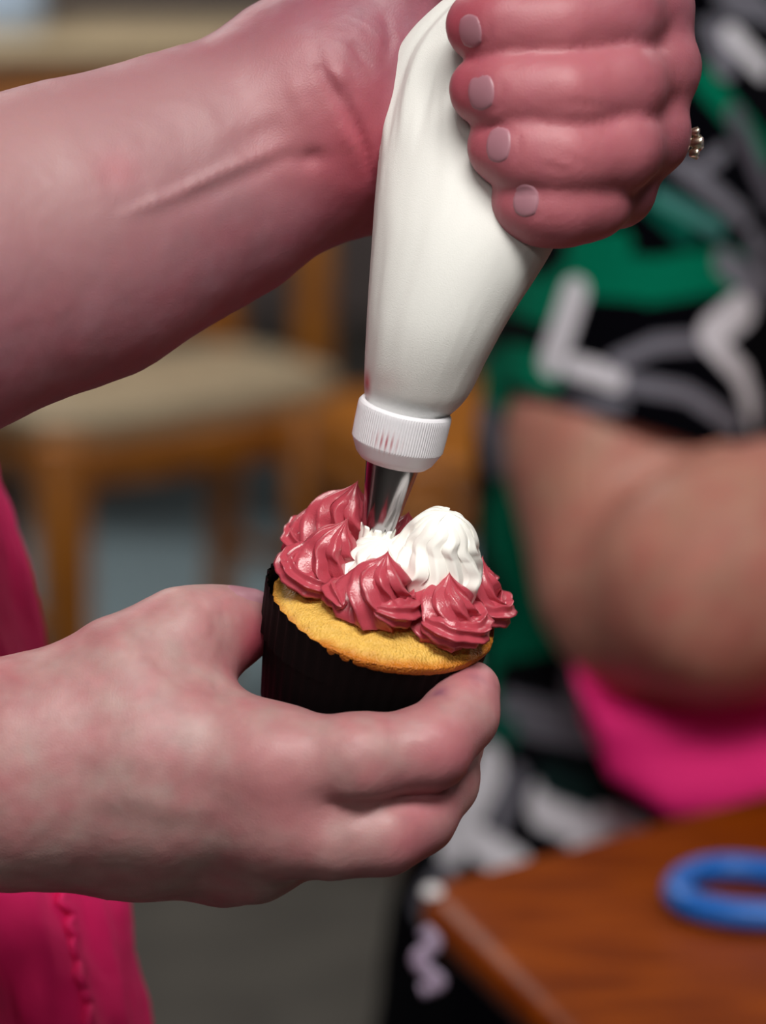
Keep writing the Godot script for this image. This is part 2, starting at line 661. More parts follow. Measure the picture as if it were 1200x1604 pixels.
# ------------------------------------------------------------------ table in front, scissors
func table_and_scissors() -> void:
	var top := 0.75
	var corner := on_level(640, 1386, top)
	var near := on_level(872, 1604, top)
	var far := on_level(1200, 1236, top)
	var e1 := (near - corner).normalized()                       # along the left edge, towards the camera
	var e2 := (far - corner).normalized()
	var t := thing("table", "reddish brown polished wooden table with a rounded corner, at the lower right", "table", Transform3D(Basis(), Vector3(corner.x, 0, corner.z)))
	# outline: corner rounded
	var c0 := Vector3(0, top, 0)
	var outline := []
	var R := 0.022
	for k in 13:
		var s := float(k) / 12.0
		var a := c0 + e1 * R
		var b := c0 + e2 * R
		outline.append(a.lerp(c0, s).lerp(c0.lerp(b, s), s))
	outline.append(c0 + e2 * 0.95)
	outline.append(c0 + e2 * 0.95 + e1 * 0.5)
	outline.append(c0 + e1 * 0.55)
	var mid := Vector3.ZERO
	for p in outline: mid += p
	mid /= outline.size()
	var prof := [[0.030, 0.0], [0.010, 0.0], [0.004, -0.002], [0.001, -0.006], [0.0, -0.011], [0.001, -0.017], [0.006, -0.023], [0.014, -0.026], [0.05, -0.026]]
	var n := outline.size()
	part("tabletop", rings(n, prof.size() - 1, func(u: float, v: float) -> Vector3:
		var i := int(round(u * n)) % n
		var q: Vector3 = outline[i]
		var pr: Array = prof[int(round(v * (prof.size() - 1)))]
		var inward := (mid - q); inward.y = 0
		return q + inward.normalized() * float(pr[0]) * 1.2 + Vector3(0, pr[1], 0)), M.table, t)
	for s in [[0.09, 0.09], [0.45, 0.09], [0.09, 0.85], [0.43, 0.85]]:
		var q: Vector3 = e1 * float(s[0]) + e2 * float(s[1])
		part("leg", rings(16, 8, func(u: float, v: float) -> Vector3:
			var r := lerpf(0.016, 0.026, v)
			return q + Vector3(cos(TAU * u) * r, v * 0.725, sin(TAU * u) * r)), M.black, t)
	# glint on the corner, put in as a small white dome
	var glint := on_level(677, 1399, top)
	var st := thing("glint", "small white dome added as a glint on the rounded corner of the brown table", "glint", Transform3D(Basis(), glint))
	part("dome", rings(16, 6, func(u: float, v: float) -> Vector3:
		return Vector3(cos(TAU * u) * cos(v * PI / 2), sin(v * PI / 2) * 0.8, sin(TAU * u) * cos(v * PI / 2)) * 0.0048), M.bright, st)
	# scissors: two looped handles and blades, the blades outside the picture
	var ring_at := on_level(1176, 1420, top)
	var sc := thing("scissors", "pair of scissors with blue looped handles lying on the brown table", "scissors", Transform3D(Basis(Vector3.UP, deg_to_rad(-20)), ring_at))
	for s in [0.0, 1.0]:
		var loop := []
		var rr := []
		for k in 41:
			var a := TAU * k / 40.0
			var q := Vector3(cos(a) * 0.0365, 0.0068, sin(a) * 0.0275)
			q.x += 0.004 * cos(2 * a)
			q += Vector3(0.078, 0, 0.05) * s
			loop.append(q)
			rr.append(0.0066)
		part("handle", tube(loop, rr, 14, 0.95), M.blue, sc)
		var o: Vector3 = Vector3(0.078, 0, 0.05) * float(s)
		var joint := Vector3(0.125, 0.0068, -0.045)
		var neck := curve([o + Vector3(0.030, 0.0068, -0.014), (o + Vector3(0.030, 0.0068, -0.014)).lerp(joint, 0.5) + Vector3(0, 0, -0.004), joint], 6)
		part("shank", tube(neck, spread([0.0058, 0.005, 0.0045], neck.size()), 12), M.blue, sc)
		var b0: Vector3 = joint + Vector3(0, 0.0022 * float(s) - 0.0012, 0)
		var bl := bar(b0, b0 + Vector3(0.075 - 0.03 * s, 0, -0.075 - 0.02 * s), 0.011, 0.0018, Vector3.UP, 0.0006)
		part("blade", bl[0], M.steel, sc, bl[1])
	part("pivot_screw", rings(16, 4, func(u: float, v: float) -> Vector3:
		return Vector3(0.127 + cos(TAU * u) * 0.004 * (1 - 0.3 * v), 0.009 + 0.0015 * v, -0.047 + sin(TAU * u) * 0.004 * (1 - 0.3 * v))), M.steel, sc)
	# highlights under the corner, put in as a lilac tube
	var squiggle := []
	for q in [[662, 1455], [682, 1478], [655, 1500], [672, 1525], [688, 1540], [660, 1552]]:
		squiggle.append(spot(q[0], q[1], -430.0))
	var hp := curve(squiggle, 6)
	var hb: Vector3 = hp[-1]
	for i in hp.size(): hp[i] -= hb
	var glint_tube := part("glint_tube", tube(hp, spread([0.0028, 0.0034, 0.0028], hp.size()), 10), M.lilac, self, Transform3D(tilt, out_world(hb)))
	tag(glint_tube, "curly pale lilac tube added as highlights under the table corner", "glint_tube")

# ------------------------------------------------------------------ woman on the right, out of focus
func dress_print() -> ImageTexture:
	var w := 512
	var im := Image.create(w, w, false, Image.FORMAT_RGB8)
	im.fill(rgb(3, 3, 8))
	var lay := func(pts: Array, wid: float, c: Color) -> void:
		var a := Vector2.INF
		var b := -Vector2.INF
		for p in pts:
			a = a.min(p - Vector2.ONE * (wid + 2)); b = b.max(p + Vector2.ONE * (wid + 2))
		for y in range(maxi(0, int(a.y)), mini(w, int(b.y) + 1)):
			for x in range(maxi(0, int(a.x)), mini(w, int(b.x) + 1)):
				var best := 1e9
				for i in maxi(1, pts.size() - 1):
					best = minf(best, Vector2(x, y).distance_to(Geometry2D.get_closest_point_to_segment(Vector2(x, y), pts[i], pts[mini(i + 1, pts.size() - 1)])))
				var k := clampf(wid - best + 1.5 * noise.get_noise_2d(x * 3.0, y * 3.0) + 0.5, 0, 1)
				if k > 0.0: im.set_pixel(x, y, im.get_pixel(x, y).lerp(c, k))
	M.lay = lay
	M.print_image = im
	return null

func print_of(strokes: Array, x0: float, y0: float, x1: float, y1: float) -> ImageTexture:
	dress_print()
	var im: Image = M.print_image
	for s in strokes:
		var pts := []
		for q in s[0]: pts.append(Vector2((q[0] - x0) / (x1 - x0) * 512.0, (q[1] - y0) / (y1 - y0) * 512.0))
		M.lay.call(pts, float(s[1]) * 0.72 * 512.0 / (x1 - x0), s[2])
	return ImageTexture.create_from_image(im)

func seated_woman() -> void:
	var G := rgb(0, 112, 84)
	var G2 := rgb(6, 84, 70)
	var Wt := rgb(222, 222, 232)
	var Gy := rgb(118, 118, 130)
	var far := -830.0
	var base := spot(950, 1500, far - 120)
	var root := thing("person", "woman in a black, green and white print dress behind the table, bare arm bent", "person", Transform3D(tilt, out_world(base)))
	# body: upper arm, elbow, forearm, and the trunk under the dress, in one mesh
	var fd := Field.new(spot(640, 0, far - 330), spot(1650, 1500, far + 200), 0.011)
	var P := func(x: float, y: float, z: float) -> Vector3: return spot(x, y, far + z)
	fd.chain([P.call(1080, 180, -70), P.call(980, 520, -12), P.call(964, 700, 4), P.call(984, 905, 16)], [0.045, 0.050, 0.056, 0.050], 0.012, 0.012, 0.012)
	fd.chain([P.call(1012, 935, 24), P.call(1130, 895, 62), P.call(1420, 830, 110), P.call(1600, 800, 120)], [0.050, 0.062, 0.054, 0.034], 0.02, 0.008, 0.008)
	fd.chain([P.call(985, 1015, 4), P.call(1100, 1040, 10)], [0.020, 0.026], 0.03, 0.03, 0.03)
	fd.chain([P.call(945, 782, 74), P.call(1030, 728, 72), P.call(1140, 680, 66)], [0.004, 0.009, 0.008], 0.01, 0.014, 0.014, Vector3.ZERO, 1.0, true)
	fd.chain([P.call(1120, 300, -190), P.call(1080, 900, -190), P.call(1080, 1300, -190)], [0.09, 0.10, 0.11], 0.05, 0.05, 0.05)
	var s := skin(fd, base, rgb(198, 138, 122).srgb_to_linear(), [], [])
	part("body", commit(s[0], s[1], PackedVector2Array(), s[2]), M.skin, root)
	# dress: trunk and skirt
	var rows := [[-140, 850, 1500, 0.10], [250, 838, 1480, 0.12], [450, 790, 1440, 0.13], [560, 766, 1420, 0.13], [700, 745, 1400, 0.13], [900, 748, 1400, 0.13], [1050, 742, 1420, 0.135], [1150, 715, 1450, 0.15], [1260, 672, 1500, 0.17], [1370, 630, 1500, 0.18], [1480, 610, 1500, 0.18], [1700, 590, 1500, 0.17]]
	var body_ring := func(u: float, v: float, grow: float) -> Vector3:
		var t := v * (rows.size() - 1)
		var k := mini(int(t), rows.size() - 2)
		var f := t - k
		var y := lerpf(rows[k][0], rows[k + 1][0], f)
		var l := lerpf(rows[k][1], rows[k + 1][1], f)
		var r := lerpf(rows[k][2], rows[k + 1][2], f)
		var dz := lerpf(rows[k][3], rows[k + 1][3], f)
		var q := spot((l + r) * 0.5, y, far - 190)
		var hw := (r - l) * 0.5 * PX * (1.0 + 1.02 / FOCUS)
		var fold := 1.0 + 0.02 * noise.get_noise_2d(cos(TAU * u) * 60.0 + v * 25.0, sin(TAU * u) * 60.0) * (1.0 + v * 3.0)
		return q + Vector3(-cos(TAU * u) * (hw + grow), 0, sin(TAU * u) * (dz + grow)) * fold - base
	var strokes := [
		[[[800, 420], [860, 470], [960, 450], [1110, 440]], 46, G], [[[780, 600], [830, 580]], 40, G], [[[760, 660], [775, 720]], 22, Gy],
		[[[800, 820], [830, 900], [840, 1000], [800, 1040]], 62, G], [[[790, 1060], [880, 1040]], 26, rgb(9, 10, 16)],
		[[[900, 1010], [880, 1060]], 22, Gy], [[[790, 1100], [900, 1120]], 24, Gy], [[[760, 1180], [700, 1300]], 26, Wt], [[[800, 1190], [770, 1260]], 14, Gy],
		[[[830, 1230], [960, 1270]], 26, Wt], [[[840, 1190], [900, 1210]], 18, rgb(20, 40, 40)], [[[740, 1290], [800, 1320]], 20, Wt], [[[880, 1280], [860, 1330]], 14, Wt], [[[690, 1350], [660, 1400]], 18, Gy], [[[760, 1120], [790, 1130]], 16, G2],
		[[[1120, 150], [1200, 250]], 22, G], [[[1110, 20], [1180, 100], [1230, 120]], 30, Gy], [[[1190, 10], [1250, 40]], 30, G2], [[[1060, 280], [1150, 360]], 18, Gy], [[[1150, 260], [1230, 330]], 18, Gy]]
	var dm := mat(Color.WHITE, 0.9)
	dm.metallic_specular = 0.15
	dm.albedo_texture = print_of(strokes, 560, -140, 1560, 1700)
	# u runs from the left edge (0) over the front (0.25) to the right edge (0.5); the print is laid flat across the front and repeats on the back
	var mesh := rings(72, 60, func(u: float, v: float) -> Vector3: return body_ring.call(u, v, 0.0))
	part("dress", flat_print(mesh, base, 560, -140, 1560, 1700, far - 190), dm, root)
	# sleeve
	var sl := [[60, 1110, 120, 0.07], [200, 1070, 185, 0.085], [350, 1035, 215, 0.09], [500, 1005, 214, 0.09], [600, 988, 204, 0.085], [655, 982, 196, 0.078], [648, 980, 186, 0.070]]
	var sleeve := rings(64, 36, func(u: float, v: float) -> Vector3:
		var t := v * (sl.size() - 1)
		var k := mini(int(t), sl.size() - 2)
		var f := t - k
		var q := spot(lerpf(sl[k][1], sl[k + 1][1], f), lerpf(sl[k][0], sl[k + 1][0], f), far - 60 * (1 - v))
		var hw := lerpf(sl[k][2], sl[k + 1][2], f) * PX * (1.0 + 0.83 / FOCUS)
		var fold := 1.0 + 0.03 * noise.get_noise_2d(cos(TAU * u) * 50.0, sin(TAU * u) * 50.0 + v * 20.0)
		return q + Vector3(-cos(TAU * u) * hw, -0.02 * cos(TAU * u + PI) * smoothstep(0.5, 1.0, v) - 0.008 * smoothstep(0.6, 1.0, v) * sin(TAU * u), sin(TAU * u) * lerpf(sl[k][3], sl[k + 1][3], f)) * fold - base)
	var sleeve_strokes := [
		[[[780, 440], [850, 480], [900, 440], [1010, 450], [1130, 430]], 36, G], [[[900, 400], [960, 395]], 26, G], [[[1010, 330], [1060, 380]], 20, G2], [[[1000, 470], [1120, 450]], 18, G], [[[780, 560], [850, 590]], 34, G],
		[[[893, 465], [858, 570]], 26, Wt], [[[880, 585], [960, 605], [1060, 622], [1140, 670]], 15, Gy], [[[890, 580], [950, 600]], 20, Wt], [[[950, 575], [1010, 548], [1100, 540]], 15, Gy], [[[1100, 545], [1150, 590], [1190, 680]], 20, Wt], [[[1100, 530], [1150, 490]], 30, Wt], [[[800, 625], [870, 640], [960, 640]], 12, Gy],
		[[[1090, 130], [1130, 180], [1190, 250]], 24, G], [[[1050, 270], [1150, 350]], 17, Gy], [[[1020, 320], [1110, 370]], 15, rgb(70, 130, 125)], [[[1120, 420], [1180, 460]], 24, Gy], [[[1140, 190], [1200, 320]], 18, rgb(95, 92, 104)], [[[1110, 30], [1130, 110]], 26, Gy], [[[1140, 60], [1190, 110]], 20, Wt], [[[1170, 380], [1200, 440]], 16, Gy], [[[1080, 280], [1120, 250]], 14, Gy]]
	var sm := mat(Color.WHITE, 0.9)
	sm.metallic_specular = 0.15
	sm.albedo_texture = print_of(sleeve_strokes, 740, 0, 1300, 740)
	part("sleeve", flat_print(sleeve, base, 740, 0, 1300, 740, far), sm, root)
	# pink cloth on her lap, under the arm
	var pb := spot(1050, 1290, far + 20)
	var cl := [[0.0, 905, 1010, 26], [0.12, 925, 1075, 52], [0.3, 975, 1150, 80], [0.55, 1080, 1190, 105], [0.8, 1230, 1200, 120], [1.0, 1420, 1200, 110]]
	var cloth := rings(40, 40, func(u: float, v: float) -> Vector3:
		var k := 0
		while k < cl.size() - 2 and v > cl[k + 1][0]: k += 1
		var f := (v - float(cl[k][0])) / (float(cl[k + 1][0]) - float(cl[k][0]))
		f = f * f * (3 - 2 * f) * 0.4 + f * 0.6
		var q := spot(lerpf(cl[k][1], cl[k + 1][1], f), lerpf(cl[k][2], cl[k + 1][2], f), far + 20)
		var r := lerpf(cl[k][3], cl[k + 1][3], f) * PX * 1.92
		var fold := 1.0 + 0.10 * sin(TAU * u * 5.0 + v * 6.0) + 0.06 * sin(TAU * u * 3.0 - v * 9.0)
		return q + Vector3(-sin(TAU * u) * r * 0.45, cos(TAU * u) * r, sin(TAU * u) * r * 0.9) * fold - pb)
	var c := part("cloth", cloth, M.pink_cloth, self, Transform3D(tilt, out_world(pb)))
	tag(c, "bright pink cloth bunched below the bent arm of the woman in the print dress", "cloth")

# Lays a flat print across the front of a garment mesh: its own upright plane gives the texture place.
func flat_print(m: ArrayMesh, base: Vector3, x0: float, y0: float, x1: float, y1: float, z: float) -> ArrayMesh:
	var a := m.surface_get_arrays(0)
	var v: PackedVector3Array = a[Mesh.ARRAY_VERTEX]
	var uv := PackedVector2Array()
	var lo := spot(x0, y0, z)
	var hi := spot(x1, y1, z)
	for p in v:
		var q := p + base
		uv.append(Vector2((q.x - lo.x) / (hi.x - lo.x), (q.y - lo.y) / (hi.y - lo.y)))
	a[Mesh.ARRAY_TEX_UV] = uv
	var out := ArrayMesh.new()
	out.add_surface_from_arrays(Mesh.PRIMITIVE_TRIANGLES, a)
	return out

# ------------------------------------------------------------------ background: chairs and a table across the room
func make_chair(label: String, at: Transform3D, wd := 0.40, dp := 0.38, seat_m = null) -> Node3D:
	var t := thing("wooden_chair", label, "chair", at)
	for s in [-1.0, 1.0]:
		var b := bar(Vector3(s * wd * 0.5, 0, dp * 0.5), Vector3(s * wd * 0.5, 0.43, dp * 0.5), 0.048, 0.044, Vector3.FORWARD)
		part("front_leg", b[0], M.wood, t, b[1])
		var post := curve([Vector3(s * wd * 0.47, 0, -dp * 0.5 - 0.03), Vector3(s * wd * 0.47, 0.43, -dp * 0.5), Vector3(s * wd * 0.49, 0.76, -dp * 0.5 - 0.06)], 8)
		part("back_post", tube(post, spread([0.018, 0.021, 0.017], post.size()), 12), M.wood, t)
		b = bar(Vector3(s * wd * 0.49, 0.20, dp * 0.5), Vector3(s * wd * 0.47, 0.20, -dp * 0.5 - 0.015), 0.018, 0.022)
		part("side_stretcher", b[0], M.wood, t, b[1])
		b = bar(Vector3(s * wd * 0.49, 0.395, dp * 0.5), Vector3(s * wd * 0.47, 0.395, -dp * 0.5), 0.02, 0.05)
		part("side_apron", b[0], M.wood, t, b[1])
	var f := bar(Vector3(-wd * 0.49, 0.395, dp * 0.5), Vector3(wd * 0.49, 0.395, dp * 0.5), 0.02, 0.055)
	part("front_apron", f[0], M.wood, t, f[1])
	var seat := rings(40, 8, func(u: float, v: float) -> Vector3:
		var a := TAU * u
		var q := Vector2(cos(a), sin(a))
		q /= pow(pow(absf(q.x), 5.0) + pow(absf(q.y), 5.0), 0.2)
		var k: float = [0.90, 0.985, 1.0, 1.0, 0.99, 0.96, 0.85, 0.5, 0.02][int(round(v * 8))]
		var y: float = [0.42, 0.423, 0.428, 0.44, 0.447, 0.452, 0.456, 0.458, 0.458][int(round(v * 8))]
		return Vector3(q.x * wd * 0.53 * k, y, q.y * dp * 0.54 * k))
	part("seat", seat, seat_m if seat_m != null else M.pale, t)
	for h in [[0.495, 0.07], [0.61, 0.04], [0.72, 0.06]]:
		var y: float = h[0]
		var z: float = -dp * 0.5 - 0.09 * smoothstep(0.43, 0.9, y)
		var r := curve([Vector3(-wd * 0.48, y, z), Vector3(0, y + 0.01, z - 0.03), Vector3(wd * 0.48, y, z)], 8)
		part("back_rail", tube(r, spread([h[1] * 0.5, h[1] * 0.5], r.size()), 12, 0.4), M.wood, t)
	return t

func background_furniture() -> void:
	# chair between the arm and the cupcake, seat towards the camera
	var a := on_level(95, 730, 0.40)
	var b := on_level(545, 655, 0.40)
	var across := b - a
	across.y = 0
	var mid := (a + b) * 0.5
	var turn := atan2(-across.z, across.x)
	var basis := Basis(Vector3.UP, turn)
	var wide := across.length()
	mid -= basis * Vector3(0, 0, 0.12)
	mid.y = 0
	make_chair("wooden ladder-back chair with a pale seat, seen between the raised arm and the cupcake", Transform3D(basis, mid), wide, 0.24)
	var m2 := on_level(790, 690, 0.40)
	m2.y = 0
	make_chair("wooden chair behind the piping tip, left of the woman in the print dress", Transform3D(Basis(Vector3.UP, deg_to_rad(-70)), m2 + Vector3(0, 0, 0.1)), 0.36, 0.34, M.wood)
	var m3 := on_level(0, 670, 0.34)
	var st := thing("stool", "low pale stool at the left edge beside the chair leg, below the raised arm", "stool", Transform3D(Basis(), Vector3(m3.x - 0.08, 0, m3.z)))
	part("seat", rings(28, 6, func(u: float, v: float) -> Vector3:
		var k: float = [0.9, 1.0, 1.0, 0.96, 0.8, 0.4, 0.02][int(round(v * 6))]
		var y: float = [0.31, 0.318, 0.33, 0.338, 0.34, 0.34, 0.34][int(round(v * 6))]
		return Vector3(cos(TAU * u) * 0.13 * k, y, sin(TAU * u) * 0.13 * k)), M.pale, st)
	for k in 3:
		var a3 := TAU * k / 3.0 + 0.4
		var lg := bar(Vector3(cos(a3) * 0.12, 0, sin(a3) * 0.12), Vector3(cos(a3) * 0.08, 0.312, sin(a3) * 0.08), 0.025, 0.025)
		part("leg", lg[0], M.wood, st, lg[1])
	var mt := thing("floor_mat", "blue-grey mat lying on the floor under the wooden chairs", "mat", Transform3D(Basis(), Vector3(-0.5, 0, -3.45)))
	part("pile", box(Vector3(3.0, 0.012, 1.5), 0.005), bumpy(mat(rgb(112, 130, 138), 0.95), noise_tex(0.2, 128, 3), 0.2, 6.0), mt, Transform3D(Basis(), Vector3(0, 0.006, 0)))
	part("border", box(Vector3(3.1, 0.008, 1.6), 0.003), mat(rgb(84, 98, 106), 0.95), mt, Transform3D(Basis(), Vector3(0, 0.004, 0)))
	# table across the room
	var f := on_level(300, 74, 0.75)
	var t := thing("dining_table", "long wooden table with a pale top across the room, at upper left", "table", Transform3D(Basis(Vector3.UP, deg_to_rad(2)), Vector3(-1.2, 0, f.z - 0.18)))
	part("tabletop", box(Vector3(2.4, 0.022, 0.36), 0.006), M.pale_top, t, Transform3D(Basis(), Vector3(0, 0.739, 0)))
	for s in [-1.0, 1.0]:
		part("apron", box(Vector3(2.3, 0.11, 0.022)), M.wood, t, Transform3D(Basis(), Vector3(0, 0.673, s * 0.155)))
		part("end_apron", box(Vector3(0.022, 0.11, 0.288)), M.wood, t, Transform3D(Basis(), Vector3(s * 1.13, 0.673, 0)))
		for k in [-1.0, 1.0]:
			part("leg", box(Vector3(0.05, 0.72, 0.05)), M.wood, t, Transform3D(Basis(), Vector3(s * 1.1, 0.36, k * 0.115)))
	var bx := on_level(5, 40, 0.75)
	var bo := thing("box", "pale blue box standing on the far table in the upper left corner", "box", Transform3D(Basis(), Vector3(bx.x, 0.75, f.z - 0.2)))
	part("carton", box(Vector3(0.12, 0.09, 0.09), 0.004), M.pale_blue, bo, Transform3D(Basis(), Vector3(0, 0.045, 0)))
	part("lid", box(Vector3(0.126, 0.02, 0.096), 0.004), M.pale_blue, bo, Transform3D(Basis(), Vector3(0, 0.1, 0)))

# ------------------------------------------------------------------ cupcake
var cup_at: Vector3
var cup: Basis

func dome(r: float) -> float:
	return 0.0066 * (1.0 - pow(r / 0.030, 2.0))

func swirl(R: float, H: float, lobes: int, twist: float, depth: float, lean: Vector3, peak: float, seed_: int, full := 2.6) -> ArrayMesh:
	var per := 14
	var nn := FastNoiseLite.new()
	nn.seed = seed_
	nn.frequency = 1.0
	nn.fractal_type = FastNoiseLite.FRACTAL_NONE
	return rings(lobes * per, 72, func(u: float, v: float) -> Vector3:
		var t := minf(v / 0.84, 1.0) * 0.955                       # body
		var s := clampf((v - 0.84) / 0.16, 0.0, 1.0)               # drawn-out peak
		var body := pow(1.0 - pow(t, full), 0.55) * (0.84 + 0.16 * sin(PI * minf(1.0, t * 1.5 + 0.16)))
		var r := R * body * lerpf(1.0, pow(1.0 - s, 1.7 if peak > 0.5 else 0.9), 1.0 if s > 0.0 else 0.0)
		var h := H * (t + s * (0.24 if peak > 0.5 else 0.05))
		var tw := twist * (0.25 * t + 0.75 * smoothstep(0.0, 1.0, t)) + 0.14 * nn.get_noise_2d(t * 3.0, 5.0)
		var ph := u * lobes
		var lobe := absf(sin(PI * ph))
		var k := int(floor(ph + 0.5)) % lobes
		var each := 1.0 + 0.35 * nn.get_noise_2d(k * 7.3, t * 1.2)
		var dd := depth * each * (0.6 + 0.4 * sin(PI * minf(1.0, t * 1.3))) * (1.0 - 0.5 * s)
		r *= (1.0 - dd * pow(lobe, 0.75)) * (1.0 + 0.07 * nn.get_noise_2d(k * 3.1, t * 2.0))
		var a := TAU * u + tw + 0.10 * sin(TAU * ph) * t + 0.06 * nn.get_noise_2d(k * 5.7, t * 2.0)
		h += H * 0.05 * nn.get_noise_2d(k * 4.1 + 30.0, t * 1.5) * (1.0 - s)
		return Vector3(cos(a) * r, h, sin(a) * r) + lean * pow(t, 2.2) * (1.0 + 0.6 * s))

func coil(R: float, thick: float, lobes: int, from: float, turn: float, rise: float, seed_: int) -> ArrayMesh:
	var nn := FastNoiseLite.new()
	nn.seed = seed_
	nn.frequency = 1.0
	nn.fractal_type = FastNoiseLite.FRACTAL_NONE
	var m := 90
	return rings(lobes * 10, m, func(u: float, v: float) -> Vector3:
		var a := from + turn * v
		var rr := R * (1.0 - 0.12 * v) + 0.0006 * nn.get_noise_1d(v * 8.0)
		var c := Vector3(cos(a) * rr, thick * 0.8 + rise * v * v, sin(a) * rr)
		var lobe := absf(sin(PI * u * lobes))
		var end := minf(1.0, minf(v, 1.0 - v) * 9.0)
		var th := thick * (0.25 + 0.75 * sqrt(end)) * (1.0 + 0.13 * nn.get_noise_1d(v * 14.0 + 50.0))
		var r := th * (1.0 - 0.36 * pow(lobe, 0.8))
		var b := TAU * u + 2.2 * v
		return c + Vector3(cos(a) * cos(b), 0.9 * sin(b), sin(a) * cos(b)) * r)

func cupcake() -> void:
	cup_at = spot(600, 951, 0)
	var up := Vector3(0.205, 0.885, 0.42).normalized()
	var right := (Vector3.RIGHT - up * up.x).normalized()
	cup = Basis(right, up, right.cross(up))                   # local: x right, y up the cupcake, z to the front
	var foot := cup_at - up * 0.036
	var root := thing("cupcake", "yellow cupcake in a dark paper case, topped with pink and white piped frosting", "cupcake", Transform3D(tilt * cup, out_world(foot)))
	var h0 := 0.036
	# paper case: pleated wall, rim at the cake's edge
	part("paper_case", rings(192, 30, func(u: float, v: float) -> Vector3:
		var t := minf(v / 0.8, 1.0)
		var wall := v <= 0.8
		var left := maxf(0.0, -cos(TAU * u))                       # the paper stands away from the cake on the left
		var rim := h0 - 0.0022 + 0.0050 * left * left
		var rr := 0.0302 + 0.0022 * left
		var r := lerpf(0.0268, rr, t) if wall else lerpf(rr, rr - 0.0012, (v - 0.8) / 0.2)
		var y := t * rim if wall else lerpf(rim, h0 - 0.012, (v - 0.8) / 0.2)
		r *= 1.0 + 0.012 * cos(TAU * u * 48.0) * (0.25 + 0.75 * t)
		if v < 0.05: r *= 0.985
		return Vector3(cos(TAU * u) * r, y, sin(TAU * u) * r)), M.liner, root)
	var crumb := rgb(226, 180, 84).srgb_to_linear()
	var crust := rgb(192, 112, 22).srgb_to_linear()
	part("cake", rings(120, 40, func(u: float, v: float) -> Vector3:
		var p := Vector3.ZERO
		var r := 0.0
		var y := 0.0
		if v < 0.14:
			r = lerpf(0.0262, 0.0284, v / 0.14); y = lerpf(h0 - 0.012, h0 - 0.0042, v / 0.14)
		elif v < 0.28:
			var e := (v - 0.14) / 0.14
			r = lerpf(0.0284, 0.0312, sin(e * PI * 0.5)); y = lerpf(h0 - 0.0042, h0 - 0.0012, e * e)
		else:
			var s := (v - 0.28) / 0.72
			r = 0.0312 * (1.0 - pow(s, 1.6)); y = h0 - 0.0012 + (dome(minf(r, 0.03)) + 0.0012) * smoothstep(-0.25, 0.35, s) * 1.0 - 0.0012 * 0.3 * (1.0 - s)
		r *= 1.0 - 0.035 * pow(maxf(0.0, -cos(TAU * u)), 2.0)
		p = Vector3(cos(TAU * u) * r, y, sin(TAU * u) * r)
		var b := noise.get_noise_3dv(p * 2500.0) * 0.0005 + noise.get_noise_3dv(p * 900.0) * 0.0005
		return p * (1.0 + b / 0.03)), M.cake, root)
	var cake: MeshInstance3D = root.get_child(root.get_child_count() - 1)
	var arr := (cake.mesh as ArrayMesh).surface_get_arrays(0)
	var cv: PackedVector3Array = arr[Mesh.ARRAY_VERTEX]
	var cc := PackedColorArray()
	for p in cv:
		var r := Vector2(p.x, p.z).length()
		var k := smoothstep(0.0272, 0.0312, r + 0.0012 * noise.get_noise_3dv(p * 1500.0))
		cc.append(crumb.lerp(crust, k) * (1.0 + 0.18 * noise.get_noise_3dv(p * 3000.0)))
	arr[Mesh.ARRAY_COLOR] = cc
	var cm := ArrayMesh.new()
	cm.add_surface_from_arrays(Mesh.PRIMITIVE_TRIANGLES, arr)
	cake.mesh = cm
	# pink rosettes: [x mm, front mm, lift mm, radius, height, twist, lean, first turn of the base coil]
	var list := [
		[-4.0, 13.0, 0.0, 11.8, 15.5, 1.5, Vector3(0.0005, 0, -0.001), 2.5],
		[15.5, 12.5, -0.5, 11.8, 14.0, 1.7, Vector3(-0.001, 0, -0.002), 3.2],
		[-18.5, -0.5, 0.0, 10.3, 17.5, 1.2, Vector3(0.003, 0, -0.001), 1.2],
		[-15.5, -17.0, 2.0, 12.8, 20.5, 1.5, Vector3(0.002, 0, 0), 0.2],
		[24.0, -4.0, -1.0, 9.8, 14.5, 1.9, Vector3(0, 0, -0.002), 4.0],
		[3.0, -20.0, 0.0, 11.0, 15.0, 1.6, Vector3.ZERO, 1.0],
		[19.0, -18.0, 0.0, 10.0, 11.0, 1.6, Vector3.ZERO, 5.0]]
	var k := 0
	for q in list:
		k += 1
		var r := Vector2(q[0], q[1]).length() * 0.001
		var at := Transform3D(Basis(Vector3.UP, rng.randf() * TAU), Vector3(q[0] * 0.001, h0 + dome(r) + q[2] * 0.001 - 0.001, q[1] * 0.001))
		var lean: Vector3 = at.basis.inverse() * q[6]
		var rose := part("pink_rosette", swirl(q[3] * 0.001, q[4] * 0.001, 8, q[5], 0.30, lean, 1.0, k, 3.2), M.pink_cream, root, at)
		part("base_swirl", coil(q[3] * 0.00088, 0.0042, 7, q[7], 5.4, 0.002, 30 + k), M.pink_cream, rose, Transform3D(at.basis.inverse(), Vector3.ZERO))
	# white dollops: the finished one and the one still under the tip
	var wl := part("white_dollop", swirl(0.0145, 0.0220, 13, 0.2, 0.14, Vector3(0.0006, 0, 0), 0.12, 77, 3.2), M.white_cream, root, Transform3D(Basis(Vector3.UP, 0.4), Vector3(0.0108, h0 + 0.0082, -0.002)))
	wl.set_meta("label", "finished round white dollop")
	var w2 := part("white_dollop", swirl(0.0121, 0.0112, 12, 0.3, 0.17, Vector3.ZERO, 0.1, 78, 3.0), M.white_cream, root, Transform3D(Basis(), Vector3(-0.0036, h0 + 0.0078, -0.0012)))
	w2.set_meta("label", "white dollop still being piped, under the metal tip")

